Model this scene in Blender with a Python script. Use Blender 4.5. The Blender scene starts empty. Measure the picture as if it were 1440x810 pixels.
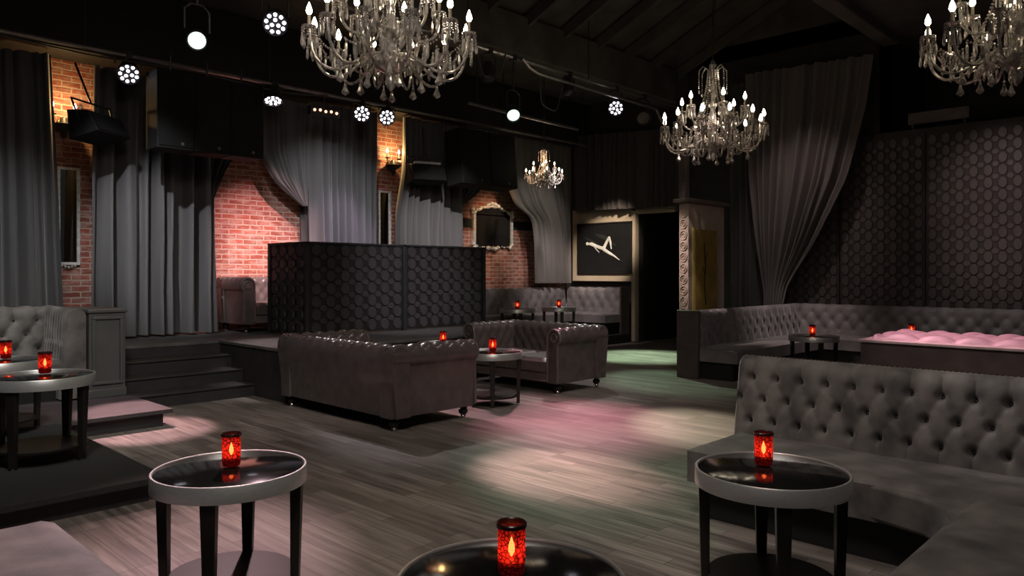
import bpy, bmesh, math, random
from mathutils import Vector, Matrix, noise
random.seed(7)
R = math.radians
PI = math.pi
col = bpy.context.scene.collection
sc = bpy.context.scene

# ------------------------------------------------------------------ camera model (used for measuring the room)
F, CX, CY, CAMZ, TH = 1050.0, 720.0, 383.0, 1.5, R(44)
cs, sn = math.cos(TH), math.sin(TH)
def ray(px):
    u = (px - CX) / F
    return cs + u * sn, sn - u * cs
def atY(px, py, Y):
    a, b = ray(px); d = Y / b
    return Vector((a * d, Y, CAMZ + (CY - py) * d / F))
def atX(px, py, X):
    a, b = ray(px); d = X / a
    return Vector((X, b * d, CAMZ + (CY - py) * d / F))

# ------------------------------------------------------------------ materials
def new_mat(name):
    m = bpy.data.materials.new(name); m.use_nodes = True
    nt = m.node_tree
    b = nt.nodes['Principled BSDF']
    return m, nt, b
def N(nt, t, **kw):
    n = nt.nodes.new(t)
    for k, v in kw.items(): setattr(n, k, v)
    return n
def mixc(nt, fac, a, b, blend='MIX'):
    n = nt.nodes.new('ShaderNodeMix'); n.data_type = 'RGBA'; n.blend_type = blend
    if hasattr(fac, 'is_output'): nt.links.new(fac, n.inputs[0])
    else: n.inputs[0].default_value = fac
    for s, v in ((6, a), (7, b)):
        if hasattr(v, 'is_output'): nt.links.new(v, n.inputs[s])
        else: n.inputs[s].default_value = (*v, 1)
    return n.outputs[2]
def ramp(nt, inp, p0, p1, c0=(0, 0, 0), c1=(1, 1, 1)):
    n = nt.nodes.new('ShaderNodeValToRGB')
    n.color_ramp.elements[0].position = p0; n.color_ramp.elements[1].position = p1
    n.color_ramp.elements[0].color = (*c0, 1); n.color_ramp.elements[1].color = (*c1, 1)
    nt.links.new(inp, n.inputs[0]); return n.outputs[0]
def surf(name, c, rough=.6, metal=0., var=.25, scale=6., spec=.5, bump=0., bscale=60., sheen=0., coat=0., stretch=(1, 1, 1)):
    m, nt, b = new_mat(name)
    tc = N(nt, 'ShaderNodeTexCoord'); mp = N(nt, 'ShaderNodeMapping'); mp.inputs['Scale'].default_value = stretch
    nt.links.new(tc.outputs['Object'], mp.inputs[0])
    nz = N(nt, 'ShaderNodeTexNoise'); nz.inputs['Scale'].default_value = scale; nz.inputs['Detail'].default_value = 4
    nt.links.new(mp.outputs[0], nz.inputs['Vector'])
    lo = tuple(x * (1 - var) for x in c); hi = tuple(min(1, x * (1 + var)) for x in c)
    nt.links.new(ramp(nt, nz.outputs['Fac'], .3, .7, lo, hi), b.inputs['Base Color'])
    b.inputs['Roughness'].default_value = rough; b.inputs['Metallic'].default_value = metal
    b.inputs['Specular IOR Level'].default_value = spec
    b.inputs['Coat Weight'].default_value = coat
    if sheen:
        b.inputs['Sheen Weight'].default_value = sheen; b.inputs['Sheen Roughness'].default_value = .4
    if bump:
        n2 = N(nt, 'ShaderNodeTexNoise'); n2.inputs['Scale'].default_value = bscale
        nt.links.new(mp.outputs[0], n2.inputs['Vector'])
        bp = N(nt, 'ShaderNodeBump'); bp.inputs['Strength'].default_value = bump; bp.inputs['Distance'].default_value = .01
        nt.links.new(n2.outputs['Fac'], bp.inputs['Height']); nt.links.new(bp.outputs[0], b.inputs['Normal'])
    return m
def glow(name, c, s, base=(.02, .02, .02)):
    m, nt, b = new_mat(name)
    b.inputs['Base Color'].default_value = (*base, 1)
    b.inputs['Emission Color'].default_value = (*c, 1); b.inputs['Emission Strength'].default_value = s
    return m
def brick_mat(name):
    m, nt, b = new_mat(name)
    tc = N(nt, 'ShaderNodeTexCoord'); sp = N(nt, 'ShaderNodeSeparateXYZ'); cb = N(nt, 'ShaderNodeCombineXYZ')
    nt.links.new(tc.outputs['Object'], sp.inputs[0])
    nt.links.new(sp.outputs[0], cb.inputs[0]); nt.links.new(sp.outputs[2], cb.inputs[1])
    wob = N(nt, 'ShaderNodeTexNoise'); wob.inputs['Scale'].default_value = 9
    nt.links.new(cb.outputs[0], wob.inputs['Vector'])
    va = N(nt, 'ShaderNodeVectorMath', operation='SCALE'); va.inputs['Scale'].default_value = .02
    nt.links.new(wob.outputs['Color'], va.inputs[0])
    ad = N(nt, 'ShaderNodeVectorMath', operation='ADD')
    nt.links.new(cb.outputs[0], ad.inputs[0]); nt.links.new(va.outputs[0], ad.inputs[1])
    bt = N(nt, 'ShaderNodeTexBrick'); bt.offset = .5
    bt.inputs['Scale'].default_value = 1; bt.inputs['Brick Width'].default_value = .23; bt.inputs['Row Height'].default_value = .078
    bt.inputs['Mortar Size'].default_value = .011; bt.inputs['Mortar Smooth'].default_value = .4
    bt.inputs['Color1'].default_value = (.32, .075, .045, 1); bt.inputs['Color2'].default_value = (.19, .05, .035, 1)
    bt.inputs['Mortar'].default_value = (.42, .31, .26, 1)
    nt.links.new(ad.outputs[0], bt.inputs['Vector'])
    nz = N(nt, 'ShaderNodeTexNoise'); nz.inputs['Scale'].default_value = 7; nz.inputs['Detail'].default_value = 8; nz.inputs['Roughness'].default_value = .7
    mp = N(nt, 'ShaderNodeMapping'); mp.inputs['Scale'].default_value = (.6, 1.6, 1)
    nt.links.new(cb.outputs[0], mp.inputs[0]); nt.links.new(mp.outputs[0], nz.inputs['Vector'])
    c = mixc(nt, ramp(nt, nz.outputs['Fac'], .44, .66, (0, 0, 0), (.85, .85, .85)), bt.outputs['Color'], (.43, .29, .24))
    nt.links.new(c, b.inputs['Base Color']); b.inputs['Roughness'].default_value = .85
    bp = N(nt, 'ShaderNodeBump'); bp.inputs['Strength'].default_value = .6; bp.inputs['Distance'].default_value = .01; bp.invert = True
    nt.links.new(bt.outputs['Fac'], bp.inputs['Height']); nt.links.new(bp.outputs[0], b.inputs['Normal'])
    return m
def floor_mat(name):
    m, nt, b = new_mat(name)
    tc = N(nt, 'ShaderNodeTexCoord'); sp = N(nt, 'ShaderNodeSeparateXYZ'); cb = N(nt, 'ShaderNodeCombineXYZ')
    nt.links.new(tc.outputs['Object'], sp.inputs[0])
    nt.links.new(sp.outputs[1], cb.inputs[0]); nt.links.new(sp.outputs[0], cb.inputs[1])
    bt = N(nt, 'ShaderNodeTexBrick'); bt.offset = .37; bt.offset_frequency = 3
    bt.inputs['Scale'].default_value = 1; bt.inputs['Brick Width'].default_value = .8; bt.inputs['Row Height'].default_value = .1
    bt.inputs['Mortar Size'].default_value = .002; bt.inputs['Bias'].default_value = 0
    bt.inputs['Color1'].default_value = (.25, .215, .19, 1); bt.inputs['Color2'].default_value = (.145, .122, .108, 1)
    bt.inputs['Mortar'].default_value = (.07, .06, .054, 1)
    nt.links.new(cb.outputs[0], bt.inputs['Vector'])
    mp = N(nt, 'ShaderNodeMapping'); mp.inputs['Scale'].default_value = (1.1, 17, 1)
    nt.links.new(cb.outputs[0], mp.inputs[0])
    nz = N(nt, 'ShaderNodeTexNoise'); nz.inputs['Scale'].default_value = 1.6; nz.inputs['Detail'].default_value = 6
    nt.links.new(mp.outputs[0], nz.inputs['Vector'])
    g = ramp(nt, nz.outputs['Fac'], .3, .7, (.5, .5, .5), (1.4, 1.4, 1.4))
    c = mixc(nt, 1.0, bt.outputs['Color'], g, 'MULTIPLY')
    nt.links.new(c, b.inputs['Base Color'])
    nt.links.new(ramp(nt, nz.outputs['Fac'], .2, .8, (.42, .42, .42), (.62, .62, .62)), b.inputs['Roughness'])
    bp = N(nt, 'ShaderNodeBump'); bp.inputs['Strength'].default_value = .12; bp.inputs['Distance'].default_value = .004
    nt.links.new(nz.outputs['Fac'], bp.inputs['Height']); nt.links.new(bp.outputs[0], b.inputs['Normal'])
    return m
def votive_mat(name):
    m, nt, b = new_mat(name)
    tc = N(nt, 'ShaderNodeTexCoord')
    vo = N(nt, 'ShaderNodeTexVoronoi', feature='DISTANCE_TO_EDGE'); vo.inputs['Scale'].default_value = 75
    nt.links.new(tc.outputs['Object'], vo.inputs['Vector'])
    cells = ramp(nt, vo.outputs['Distance'], .03, .16, (.06, .003, .003), (.75, .035, .028))
    tr = N(nt, 'ShaderNodeBsdfTranslucent'); nt.links.new(cells, tr.inputs['Color'])
    b.inputs['Base Color'].default_value = (.16, .004, .004, 1); b.inputs['Roughness'].default_value = .15
    nt.links.new(cells, b.inputs['Emission Color']); b.inputs['Emission Strength'].default_value = .10  # weak emission puts candle glow into the glass itself
    mx = N(nt, 'ShaderNodeMixShader'); mx.inputs[0].default_value = .6
    nt.links.new(b.outputs[0], mx.inputs[1]); nt.links.new(tr.outputs[0], mx.inputs[2])
    tp = N(nt, 'ShaderNodeBsdfTransparent'); tp.inputs['Color'].default_value = (1, .34, .16, 1)
    m2 = N(nt, 'ShaderNodeMixShader'); m2.inputs[0].default_value = .16
    nt.links.new(mx.outputs[0], m2.inputs[1]); nt.links.new(tp.outputs[0], m2.inputs[2])
    nt.links.new(m2.outputs[0], nt.nodes['Material Output'].inputs[0])
    return m

M = dict(
    floor=floor_mat('grey_plank_floor'), brick=brick_mat('old_brick'),
    black=surf('black_paint', (.012, .011, .011), .7), ceil=surf('ceiling_black', (.08, .07, .06), .8, var=.35, scale=2),
    dark=surf('dark_wall', (.03, .026, .025), .75), cream=surf('cream_wall', (.34, .27, .2), .7, var=.12, scale=2),
    velvet=surf('grey_velvet', (.105, .092, .086), .7, var=.6, scale=5, sheen=.4, bump=.1, bscale=120),  # strong colour noise paints blotchy highlights into the velvet
    velvet2=surf('far_velvet', (.15, .13, .13), .65, var=.3, scale=4, sheen=.35),
    leather=surf('grey_leather', (.115, .088, .082), .42, var=.2, scale=8, bump=.15, bscale=90),
    leather_tuft=surf('tufted_leather', (.095, .078, .075), .22, var=.2, scale=8),
    piping=surf('piping_leather', (.13, .105, .1), .32), button=surf('tufting_button', (.012, .011, .011), .5),
    curtain=surf('grey_curtain', (.105, .1, .102), .85, var=.18, scale=3, sheen=.3, stretch=(1, 1, .15)),
    curtain2=surf('taupe_curtain', (.115, .098, .092), .85, var=.18, scale=3, sheen=.2, stretch=(1, 1, .15)),
    curtdark=surf('dark_curtain', (.05, .045, .045), .85, var=.2, scale=3, stretch=(1, 1, .15)),
    drape=surf('plum_drape', (.045, .034, .034), .85, var=.2, scale=3, stretch=(1, 1, .15)),
    glass=surf('black_table_glass', (.008, .008, .008), .1, var=.1, spec=.35), rim=surf('brushed_silver_rim', (.55, .55, .54), .38, .75, var=.08, scale=30, stretch=(1, 1, 8)),
    ebony=surf('ebony_leg', (.012, .010, .009), .3), shelf=surf('ebony_shelf', (.012, .01, .009), .5, spec=.2), chrome=surf('chrome_foot', (.7, .68, .62), .2, 1, var=.05),
    votive=votive_mat('red_votive_glass'), voterim=surf('votive_rim', (.03, .008, .008), .25), flame=glow('candle_flame', (1, .46, .2), 24),
    wax=surf('red_wax', (.3, .02, .015), .5), carpet=surf('black_carpet', (.022, .022, .021), .9, var=.25, scale=40),
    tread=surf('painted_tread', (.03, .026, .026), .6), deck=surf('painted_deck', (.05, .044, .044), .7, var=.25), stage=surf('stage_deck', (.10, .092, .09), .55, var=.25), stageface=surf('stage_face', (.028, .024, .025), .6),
    panel=surf('black_relief_panel', (.042, .038, .041), .38, var=.12), panelgap=surf('panel_recess', (.008, .008, .008), .5),
    hexp=surf('brown_relief_panel', (.075, .06, .056), .5, var=.12), hexgap=surf('brown_recess', (.03, .021, .02), .65),  # shade of the holes between octagons is put into the darker gap colour
    crystal=surf('smoky_crystal', (.52, .48, .44), .16, .55, var=.45, scale=26, spec=.9), brass=surf('aged_brass', (.1, .075, .04), .4, .9),
    bulb=glow('warm_bulb', (1, .86, .62), 26), candle=surf('pale_candle_tube', (.22, .19, .14), .4),
    pipe=surf('truss_pipe', (.3, .28, .26), .35, .8), fix=surf('black_fixture', (.02, .02, .021), .45), led=glow('led_white', (.93, .9, 1), 7),
    greenled=glow('led_green', (.8, 1, .88), 1.5), blind=glow('blinder_warm', (1, .55, .35), 2.2),
    grille=surf('speaker_grille', (.009, .009, .009), .8, spec=.2, bump=.3, bscale=200), cabinet=surf('speaker_cabinet', (.012, .0115, .0115), .75, spec=.2),
    silver=surf('silver_leaf', (.62, .6, .57), .4, .2, var=.25, scale=20), mirror=surf('mirror_glass', (.42, .4, .38), .03, 1, var=.02),
    gold=surf('gold_panel', (.32, .22, .05), .45, .3, var=.3, scale=5), plaster=surf('patterned_plaster', (.3, .24, .2), .6, var=.15),
    post=surf('grey_post', (.075, .075, .071), .5, var=.1), photo=surf('photo_black', (.008, .008, .009), .6, spec=.2), figure=surf('photo_pale', (.6, .58, .56), .5),
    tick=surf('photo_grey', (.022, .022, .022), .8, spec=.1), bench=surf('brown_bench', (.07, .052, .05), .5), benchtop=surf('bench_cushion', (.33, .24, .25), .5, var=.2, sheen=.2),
    cable=surf('cable_rubber', (.04, .036, .03), .5), vent=surf('vent_metal', (.12, .095, .085), .5, .3), plinth=surf('plinth_black', (.008, .008, .008), .7),
    paletrim=surf('pale_trim', (.4, .34, .32), .5), whitehi=surf('pale_highlight', (.6, .58, .58), .4),
)

# ------------------------------------------------------------------ mesh builder
I4 = Matrix.Identity(4)
def TR(x=0, y=0, z=0, rz=0): return Matrix.Translation((x, y, z)) @ Matrix.Rotation(rz, 4, 'Z')
class MB:
    def __init__(s): s.v = []; s.f = []; s.mi = []
    def add(s, vs, fs, T=I4, mi=0):
        o = len(s.v)
        s.v += [tuple(T @ Vector(p)) for p in vs]
        s.f += [tuple(i + o for i in f) for f in fs]; s.mi += [mi] * len(fs)
        return s
    def box(s, x0, x1, y0, y1, z0, z1, T=I4, mi=0):
        vs = [(x, y, z) for z in (z0, z1) for y in (y0, y1) for x in (x0, x1)]
        return s.add(vs, [(0, 2, 3, 1), (4, 5, 7, 6), (0, 1, 5, 4), (2, 6, 7, 3), (0, 4, 6, 2), (1, 3, 7, 5)], T, mi)
    def frustum(s, c0, w0, d0, z0, c1, w1, d1, z1, T=I4, mi=0):
        vs = []
        for (c, w, d, z) in ((c0, w0, d0, z0), (c1, w1, d1, z1)):
            vs += [(c[0] + a * w / 2, c[1] + b * d / 2, z) for a, b in ((-1, -1), (1, -1), (1, 1), (-1, 1))]
        return s.add(vs, [(3, 2, 1, 0), (4, 5, 6, 7), (0, 1, 5, 4), (1, 2, 6, 5), (2, 3, 7, 6), (3, 0, 4, 7)], T, mi)
    def lathe(s, prof, n=24, T=I4, mi=0, close=True):
        vs = []; fs = []
        for (r, z) in prof:
            for k in range(n):
                a = 2 * PI * k / n; vs.append((r * math.cos(a), r * math.sin(a), z))
        m = len(prof)
        for j in range(m - 1):
            for k in range(n):
                fs.append((j * n + k, j * n + (k + 1) % n, (j + 1) * n + (k + 1) % n, (j + 1) * n + k))
        if close:
            fs.append(tuple(range(n - 1, -1, -1))); fs.append(tuple((m - 1) * n + k for k in range(n)))
        return s.add(vs, fs, T, mi)
    def tube(s, pts, r, n=6, T=I4, mi=0):
        pts = [Vector(p) for p in pts]; vs = []; fs = []; m = len(pts)
        rr = r if isinstance(r, (list, tuple)) else [r] * m
        up = None
        for i, p in enumerate(pts):
            t = (pts[min(i + 1, m - 1)] - pts[max(i - 1, 0)]).normalized()
            if up is None:
                up = t.orthogonal().normalized()
            a = (up - t * up.dot(t))
            a = a.normalized() if a.length > 1e-6 else t.orthogonal().normalized()
            b = t.cross(a); up = a
            for k in range(n):
                q = 2 * PI * k / n
                vs.append(p + (a * math.cos(q) + b * math.sin(q)) * rr[i])
        for j in range(m - 1):
            for k in range(n):
                fs.append((j * n + k, j * n + (k + 1) % n, (j + 1) * n + (k + 1) % n, (j + 1) * n + k))
        fs.append(tuple(range(n - 1, -1, -1))); fs.append(tuple((m - 1) * n + k for k in range(n)))
        return s.add(vs, fs, T, mi)
    def bead(s, p, r, T=I4, mi=0, sz=1.0):
        x, y, z = p
        vs = [(x, y, z + r * sz), (x + r, y, z), (x, y + r, z), (x - r, y, z), (x, y - r, z), (x, y, z - r * sz)]
        return s.add(vs, [(0, 1, 2), (0, 2, 3), (0, 3, 4), (0, 4, 1), (5, 2, 1), (5, 3, 2), (5, 4, 3), (5, 1, 4)], T, mi)
    def grid(s, nu, nv, fn, T=I4, mi=0):
        vs = [fn(i / nu, j / nv) for j in range(nv + 1) for i in range(nu + 1)]
        w = nu + 1
        fs = [(j * w + i, j * w + i + 1, (j + 1) * w + i + 1, (j + 1) * w + i) for j in range(nv) for i in range(nu)]
        return s.add(vs, fs, T, mi)
    def build(s, name, mats, parent=None, smooth=False, bevel=0, angle=40, fixn=True):
        me = bpy.data.meshes.new(name)
        me.from_pydata(s.v, [], s.f)
        for m in (mats if isinstance(mats, (list, tuple)) else [mats]): me.materials.append(m)
        me.polygons.foreach_set('material_index', s.mi)
        if fixn:
            bm = bmesh.new(); bm.from_mesh(me)
            bmesh.ops.recalc_face_normals(bm, faces=bm.faces); bm.to_mesh(me); bm.free()
        if smooth:
            me.polygons.foreach_set('use_smooth', [True] * len(me.polygons))
            me.set_sharp_from_angle(angle=R(angle))
        o = bpy.data.objects.new(name, me); col.objects.link(o)
        if parent: o.parent = parent
        if bevel:
            b = o.modifiers.new('edge', 'BEVEL'); b.width = bevel; b.segments = 3; b.limit_method = 'ANGLE'; b.angle_limit = R(40)
            me.polygons.foreach_set('use_smooth', [True] * len(me.polygons)); me.set_sharp_from_angle(angle=R(60))
        return o

def tag(o, label, cat, group=None):
    o['label'] = label; o['category'] = cat
    if group: o['group'] = group
    return o
def thing(name, label, cat, loc=(0, 0, 0), rz=0, group=None):
    o = bpy.data.objects.new(name, None); col.objects.link(o)
    o.empty_display_size = .1
    o.location = loc; o.rotation_euler = (0, 0, rz)
    return tag(o, label, cat, group)
def struct(o):
    o['kind'] = 'structure'; return o
def copy_tree(o, parent=None):
    c = o.copy(); col.objects.link(c)
    if parent: c.parent = parent
    for ch in list(o.children): copy_tree(ch, c)
    return c

# ------------------------------------------------------------------ the setting
WY, WX = 11.2, 13.4           # brick stage wall plane, far right wall plane
struct(MB().box(-3, 17, -4, 11.6, -.1, 0).build('floor', M['floor']))
struct(MB().box(-3, WX + .2, WY, WY + .2, 0, 5.4).build('wall_back', M['brick']))
w = MB()
w.box(WX, WX + .2, -4, 8.17, 0, 3.78); w.box(WX, WX + .2, 4.15, 8.17, 3.78, 5.9); w.box(WX, WX + .2, 9.17, WY, 0, 5.9)
w.box(WX, WX + .2, 8.17, 9.17, 2.8, 5.9)
w.box(WX, WX + 2, -4, 4.15, 3.7, 3.78); w.box(WX + 2, WX + 2.1, -4, 4.3, 3.78, 5.5); w.box(WX, WX + 2, 4.15, 4.3, 3.78, 5.5)
struct(w.build('wall_right', M['dark']))
h = MB(); h.box(WX + .2, 17, 8.0, 8.1, 0, 3); h.box(WX + .2, 17, 9.25, 9.35, 0, 3); h.box(16.9, 17, 8.1, 9.25, 0, 3); h.box(WX + .2, 17, 8.0, 9.35, 3, 3.1)
struct(h.build('wall_corridor', M['black']))
# ceiling: flat soffit in front, pitched roof with rafters between the two beams, flat behind
c = MB()
c.box(-3, WX + 2.1, -4, 4.2, 5.45, 5.6)
c.box(-3, WX + .2, 8.35, WY + .2, 5.3, 5.5)
c.add([(-3, 8.4, 5.42), (WX + .2, 8.4, 5.42), (WX + .2, 4.1, 7.3), (-3, 4.1, 7.3), (-3, 8.4, 5.5), (WX + .2, 8.4, 5.5), (WX + .2, 4.1, 7.4), (-3, 4.1, 7.4)],
      [(0, 1, 2, 3), (4, 7, 6, 5), (0, 4, 5, 1), (1, 5, 6, 2), (2, 6, 7, 3), (3, 7, 4, 0)])
c.box(-3, WX + .2, 4.1, 4.2, 5.45, 7.4)
c.box(WX, WX + .2, 4.2, 8.4, 5.6, 7.4)
struct(c.build('ceiling', M['ceil']))
for k in range(11):
    x = 4.2 + k * .88
    struct(MB().add([(x, 8.3, 5.22), (x + .06, 8.3, 5.22), (x + .06, 4.15, 7.03), (x, 4.15, 7.03), (x, 8.3, 5.42), (x + .06, 8.3, 5.42), (x + .06, 4.15, 7.24), (x, 4.15, 7.24)],
           [(0, 1, 2, 3), (4, 7, 6, 5), (0, 4, 5, 1), (1, 5, 6, 2), (2, 6, 7, 3), (3, 7, 4, 0)]).build('ceiling_rafter', M['ceil']))
struct(MB().box(-3, WX, 7.95, 8.45, 4.88, 5.5).build('ceiling_beam', M['ceil'], bevel=.02))
struct(MB().box(-3, WX, 4.0, 4.25, 5.3, 5.7).build('ceiling_beam', M['ceil'], bevel=.02))
struct(MB().box(-3, WX, 10.55, 11.2, 4.32, 5.3).build('ceiling_soffit', M['black'], bevel=.02))
# cream wall panel beside the corridor, casing, dark rail behind the ornate mirror
struct(MB().box(13.28, WX, 9.25, 10.9, 1.3, 2.92).build('wall_cream', M['cream'], bevel=.01))
struct(MB().box(13.26, WX, 9.16, 9.26, .02, 2.82).box(13.26, WX, 8.2, 9.16, 2.74, 2.86).build('door_1', M['cream'], bevel=.01))
struct(MB().box(9.6, 12.3, 11.17, WY, 2.42, 2.6).build('trim_1', M['black'], bevel=.01))
struct(MB().box(WX - .06, WX, -3, 6.3, 3.74, 3.84).build('trim_2', M['hexgap'], bevel=.01))

# ------------------------------------------------------------------ stage, steps, platforms
st = thing('stage', 'raised black stage with pale top edge behind the plain-backed sofa', 'stage', (6.7, 9.5, 0))
T0 = Matrix.Translation((-6.7, -9.5, 0))
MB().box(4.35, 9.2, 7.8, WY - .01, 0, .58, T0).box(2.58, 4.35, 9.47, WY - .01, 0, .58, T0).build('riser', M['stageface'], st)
MB().box(4.33, 9.22, 7.78, WY - .01, .58, .62, T0).box(2.58, 4.33, 9.46, WY - .01, .58, .62, T0).build('deck', M['stage'], st, bevel=.008)  # deck colour is paler than the riser below
sp = thing('stage_steps', 'black three-tread steps climbing to the stage beside the grey panelled post', 'steps', (3.64, 8.9, 0))
T0 = Matrix.Translation((-3.64, -8.9, 0))
for k in range(3):
    y0 = 8.56 + .3 * k
    MB().box(2.93, 4.35 - .0, y0, 9.455, .155 * k, .155 * (k + 1) - .025, T0).build('riser', M['stageface'], sp)
    MB().box(2.93, 4.35, y0 - .02, 9.455 if k == 2 else y0 + .32, .155 * (k + 1) - .025, .155 * (k + 1), T0).build('tread', M['tread'], sp, bevel=.006)
pf = thing('platform', 'low black carpeted platform under the left pair of tables', 'platform', (1.0, 6.2, 0))
T0 = Matrix.Translation((-1, -6.2, 0))
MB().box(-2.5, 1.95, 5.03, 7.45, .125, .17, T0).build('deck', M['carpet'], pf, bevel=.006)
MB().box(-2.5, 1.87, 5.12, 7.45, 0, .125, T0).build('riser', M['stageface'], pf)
pf = thing('platform', 'low platform step lit pink in front of the grey panelled post', 'platform', (1.5, 8.6, 0))
T0 = Matrix.Translation((-1.5, -8.6, 0))
MB().box(-2.5, 2.95, 7.45, 8.54, .13, .17, T0).box(-2.5, 2.56, 8.54, 9.95, .13, .17, T0).box(2.56, 2.92, 8.54, 9.45, .13, .17, T0).build('deck', M['deck'], pf, bevel=.006)
MB().box(-2.5, 2.88, 7.52, 8.54, 0, .13, T0).box(-2.5, 2.54, 8.54, 9.95, 0, .13, T0).box(2.54, 2.9, 8.54, 9.45, 0, .13, T0).build('riser', M['stageface'], pf)
pf = thing('platform', 'low dark platform under the far corner banquette beneath the framed picture', 'platform', (11.5, 10.2, 0))
T0 = Matrix.Translation((-11.5, -10.2, 0))
MB().box(9.55, 13.25, 9.26, WY - .01, .16, .2, T0).build('deck', M['carpet'], pf, bevel=.006)
MB().box(9.6, 13.25, 9.3, WY - .01, 0, .16, T0).build('riser', M['stageface'], pf)
# panelled half-wall post
ps = thing('panelled_post', 'grey half-height post with moulded panel beside the stage steps', 'post', (2.73, 9.1, .17))
MB().box(-.18, .18, -.47, .33, 0, .9).build('body', M['post'], ps, bevel=.006)
MB().box(-.195, .195, -.49, .34, .9, .94).build('cap', M['post'], ps, bevel=.01)
MB().box(-.19, .19, -.485, .34, 0, .09).build('base_board', M['post'], ps, bevel=.008)
m = MB()
for (a, b, c0, d0) in ((-.15, .15, .83, .86), (-.15, .15, .14, .17), (-.15, -.12, .17, .83), (.12, .15, .17, .83)): m.box(a, b, -.492, -.465, c0, d0)
m.build('panel_moulding', M['post'], ps, bevel=.006)

# ------------------------------------------------------------------ tufted upholstery
def tuft_h(u, v, p, q, v0, n):
    j = min(max((v - v0) / q, 0), n - 1)
    a = u / p
    s_, t_ = a + j / 2, a - j / 2
    cl = 0 if 0 < (v - v0) / q < n - 1 else math.exp(-((s_ - round(s_)) * p / .007) ** 2)
    g = (abs(math.sin(PI * s_)) * abs(math.sin(PI * t_))) ** .4
    jr = round(j); best = 9
    for jj in (jr - 1, jr, jr + 1):
        if 0 <= jj < n:
            off = (jj % 2) * .5
            du = (a - off - round(a - off)) * p; dv = v - (v0 + jj * q)
            best = min(best, math.hypot(du, dv))
    return g - .25 * cl, math.exp(-(best / (.15 * p)) ** 2)
def sweep(prof, L, tuft=None, step=.025, T=I4, mb=None, button_r=.011):
    """prof: (y, z, ny, nz, v or None) going from the inner base over the top to the outer base; runs along x."""
    mb = mb or MB(); nx = max(2, int(L / step)); n = len(prof); vs = []
    if tuft: button_r = tuft.get('br', button_r)
    for i in range(nx + 1):
        x = -L / 2 + L * i / nx
        e = min(1, min(x + L / 2, L / 2 - x) / .05); e = math.sqrt(max(0, 1 - (1 - e) ** 2))
        for (y, z, ny, nz, v) in prof:
            h_ = 0
            if tuft and v is not None:
                g, dn = tuft_h(x, v, tuft['p'], tuft['q'], tuft['v0'], tuft['n'])
                h_ = (tuft['amp'] * g - tuft['dent'] * dn) * e
            vs.append((x, y + ny * h_, z + nz * h_))
    fs = [(i * n + j, i * n + j + 1, (i + 1) * n + j + 1, (i + 1) * n + j) for i in range(nx) for j in range(n - 1)]
    fs += [tuple(range(n)), tuple(nx * n + j for j in range(n - 1, -1, -1))]
    fs += [(i * n, (i + 1) * n, (i + 1) * n + n - 1, i * n + n - 1) for i in range(nx)]
    mb.add(vs, fs, T)
    if tuft:
        tv = [(k, pr) for k, pr in enumerate(prof) if pr[4] is not None]
        for j in range(tuft['n']):
            v = tuft['v0'] + j * tuft['q']
            pr = min((pr for _, pr in tv), key=lambda r_: abs(r_[4] - v))
            off = (j % 2) * .5
            k0 = int(-L / 2 / tuft['p']) - 1
            for k in range(k0, -k0 + 1):
                x = (k + off) * tuft['p']
                if abs(x) > L / 2 - .04: continue
                hh = -tuft['dent'] * .8
                y, z = pr[0] + pr[2] * hh, pr[1] + pr[3] * hh
                Z = Vector((0, pr[2], pr[3])); Q = Vector((0, 0, 1)).rotation_difference(Z).to_matrix().to_4x4()
                mb.lathe([(button_r, -.004), (button_r, .004), (button_r * .6, .009), (.001, .011)], 8, T @ Matrix.Translation((x, y, z)) @ Q, 1)
    return mb
def banq_profile(H, Tk, lean=.06, step=.022):
    r = Tk / 2; pr = []
    n = max(4, int((H - r) / step)); ln = math.hypot(lean, H - r)
    ny, nz = -(H - r) / ln, lean / ln
    for k in range(n + 1):
        t = k / n; pr.append((lean * t, (H - r) * t, ny, nz, ln * t))
    for k in range(1, 9):
        a = PI - PI * k / 9
        vv = ln + (PI - a) * r
        pr.append((lean + r + r * math.cos(a), H - r + r * math.sin(a), math.cos(a), math.sin(a), vv if a > PI * .6 else None))
    pr.append((lean + Tk, H - r, 1, 0, None)); pr.append((lean + Tk, 0, 1, 0, None))
    return pr
def nailheads(L, y, z, T, spacing=.028, r=.009):
    m = MB(); n = int(L / spacing)
    for k in range(n + 1):
        m.lathe([(r, -.002), (r * .8, .005), (.001, .008)], 6, T @ Matrix.Translation((-L / 2 + L * k / n, y, z)), 0)
    return m
def cushion(L, D, H, r=.05, T=I4, mb=None, puff=.015):
    """rounded seat cushion: x length, y depth, z from 0 to H"""
    mb = mb or MB()
    nu, nv = max(8, int(L / .06)), max(8, int(D / .05))
    def top(u, v):
        x, y = (u - .5) * L, (v - .5) * D
        ex, ey = min(u, 1 - u) * L, min(v, 1 - v) * D
        f = lambda e: 1 if e > r else math.sqrt(max(0, 1 - (1 - e / r) ** 2))
        z = H - r + r * min(f(ex), f(ey)) + puff * math.sin(PI * u) ** .3 * math.sin(PI * v) ** .5 if False else H - r + r * min(f(ex), f(ey))
        w_ = noise.noise(Vector((x * 3, y * 3, L))) * puff
        return (x, y, z + w_ * min(1, ex / .1) * min(1, ey / .1))
    mb.grid(nu, nv, top, T)
    mb.box(-L / 2, L / 2, -D / 2, D / 2, 0, H - r, T)
    return mb

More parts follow.
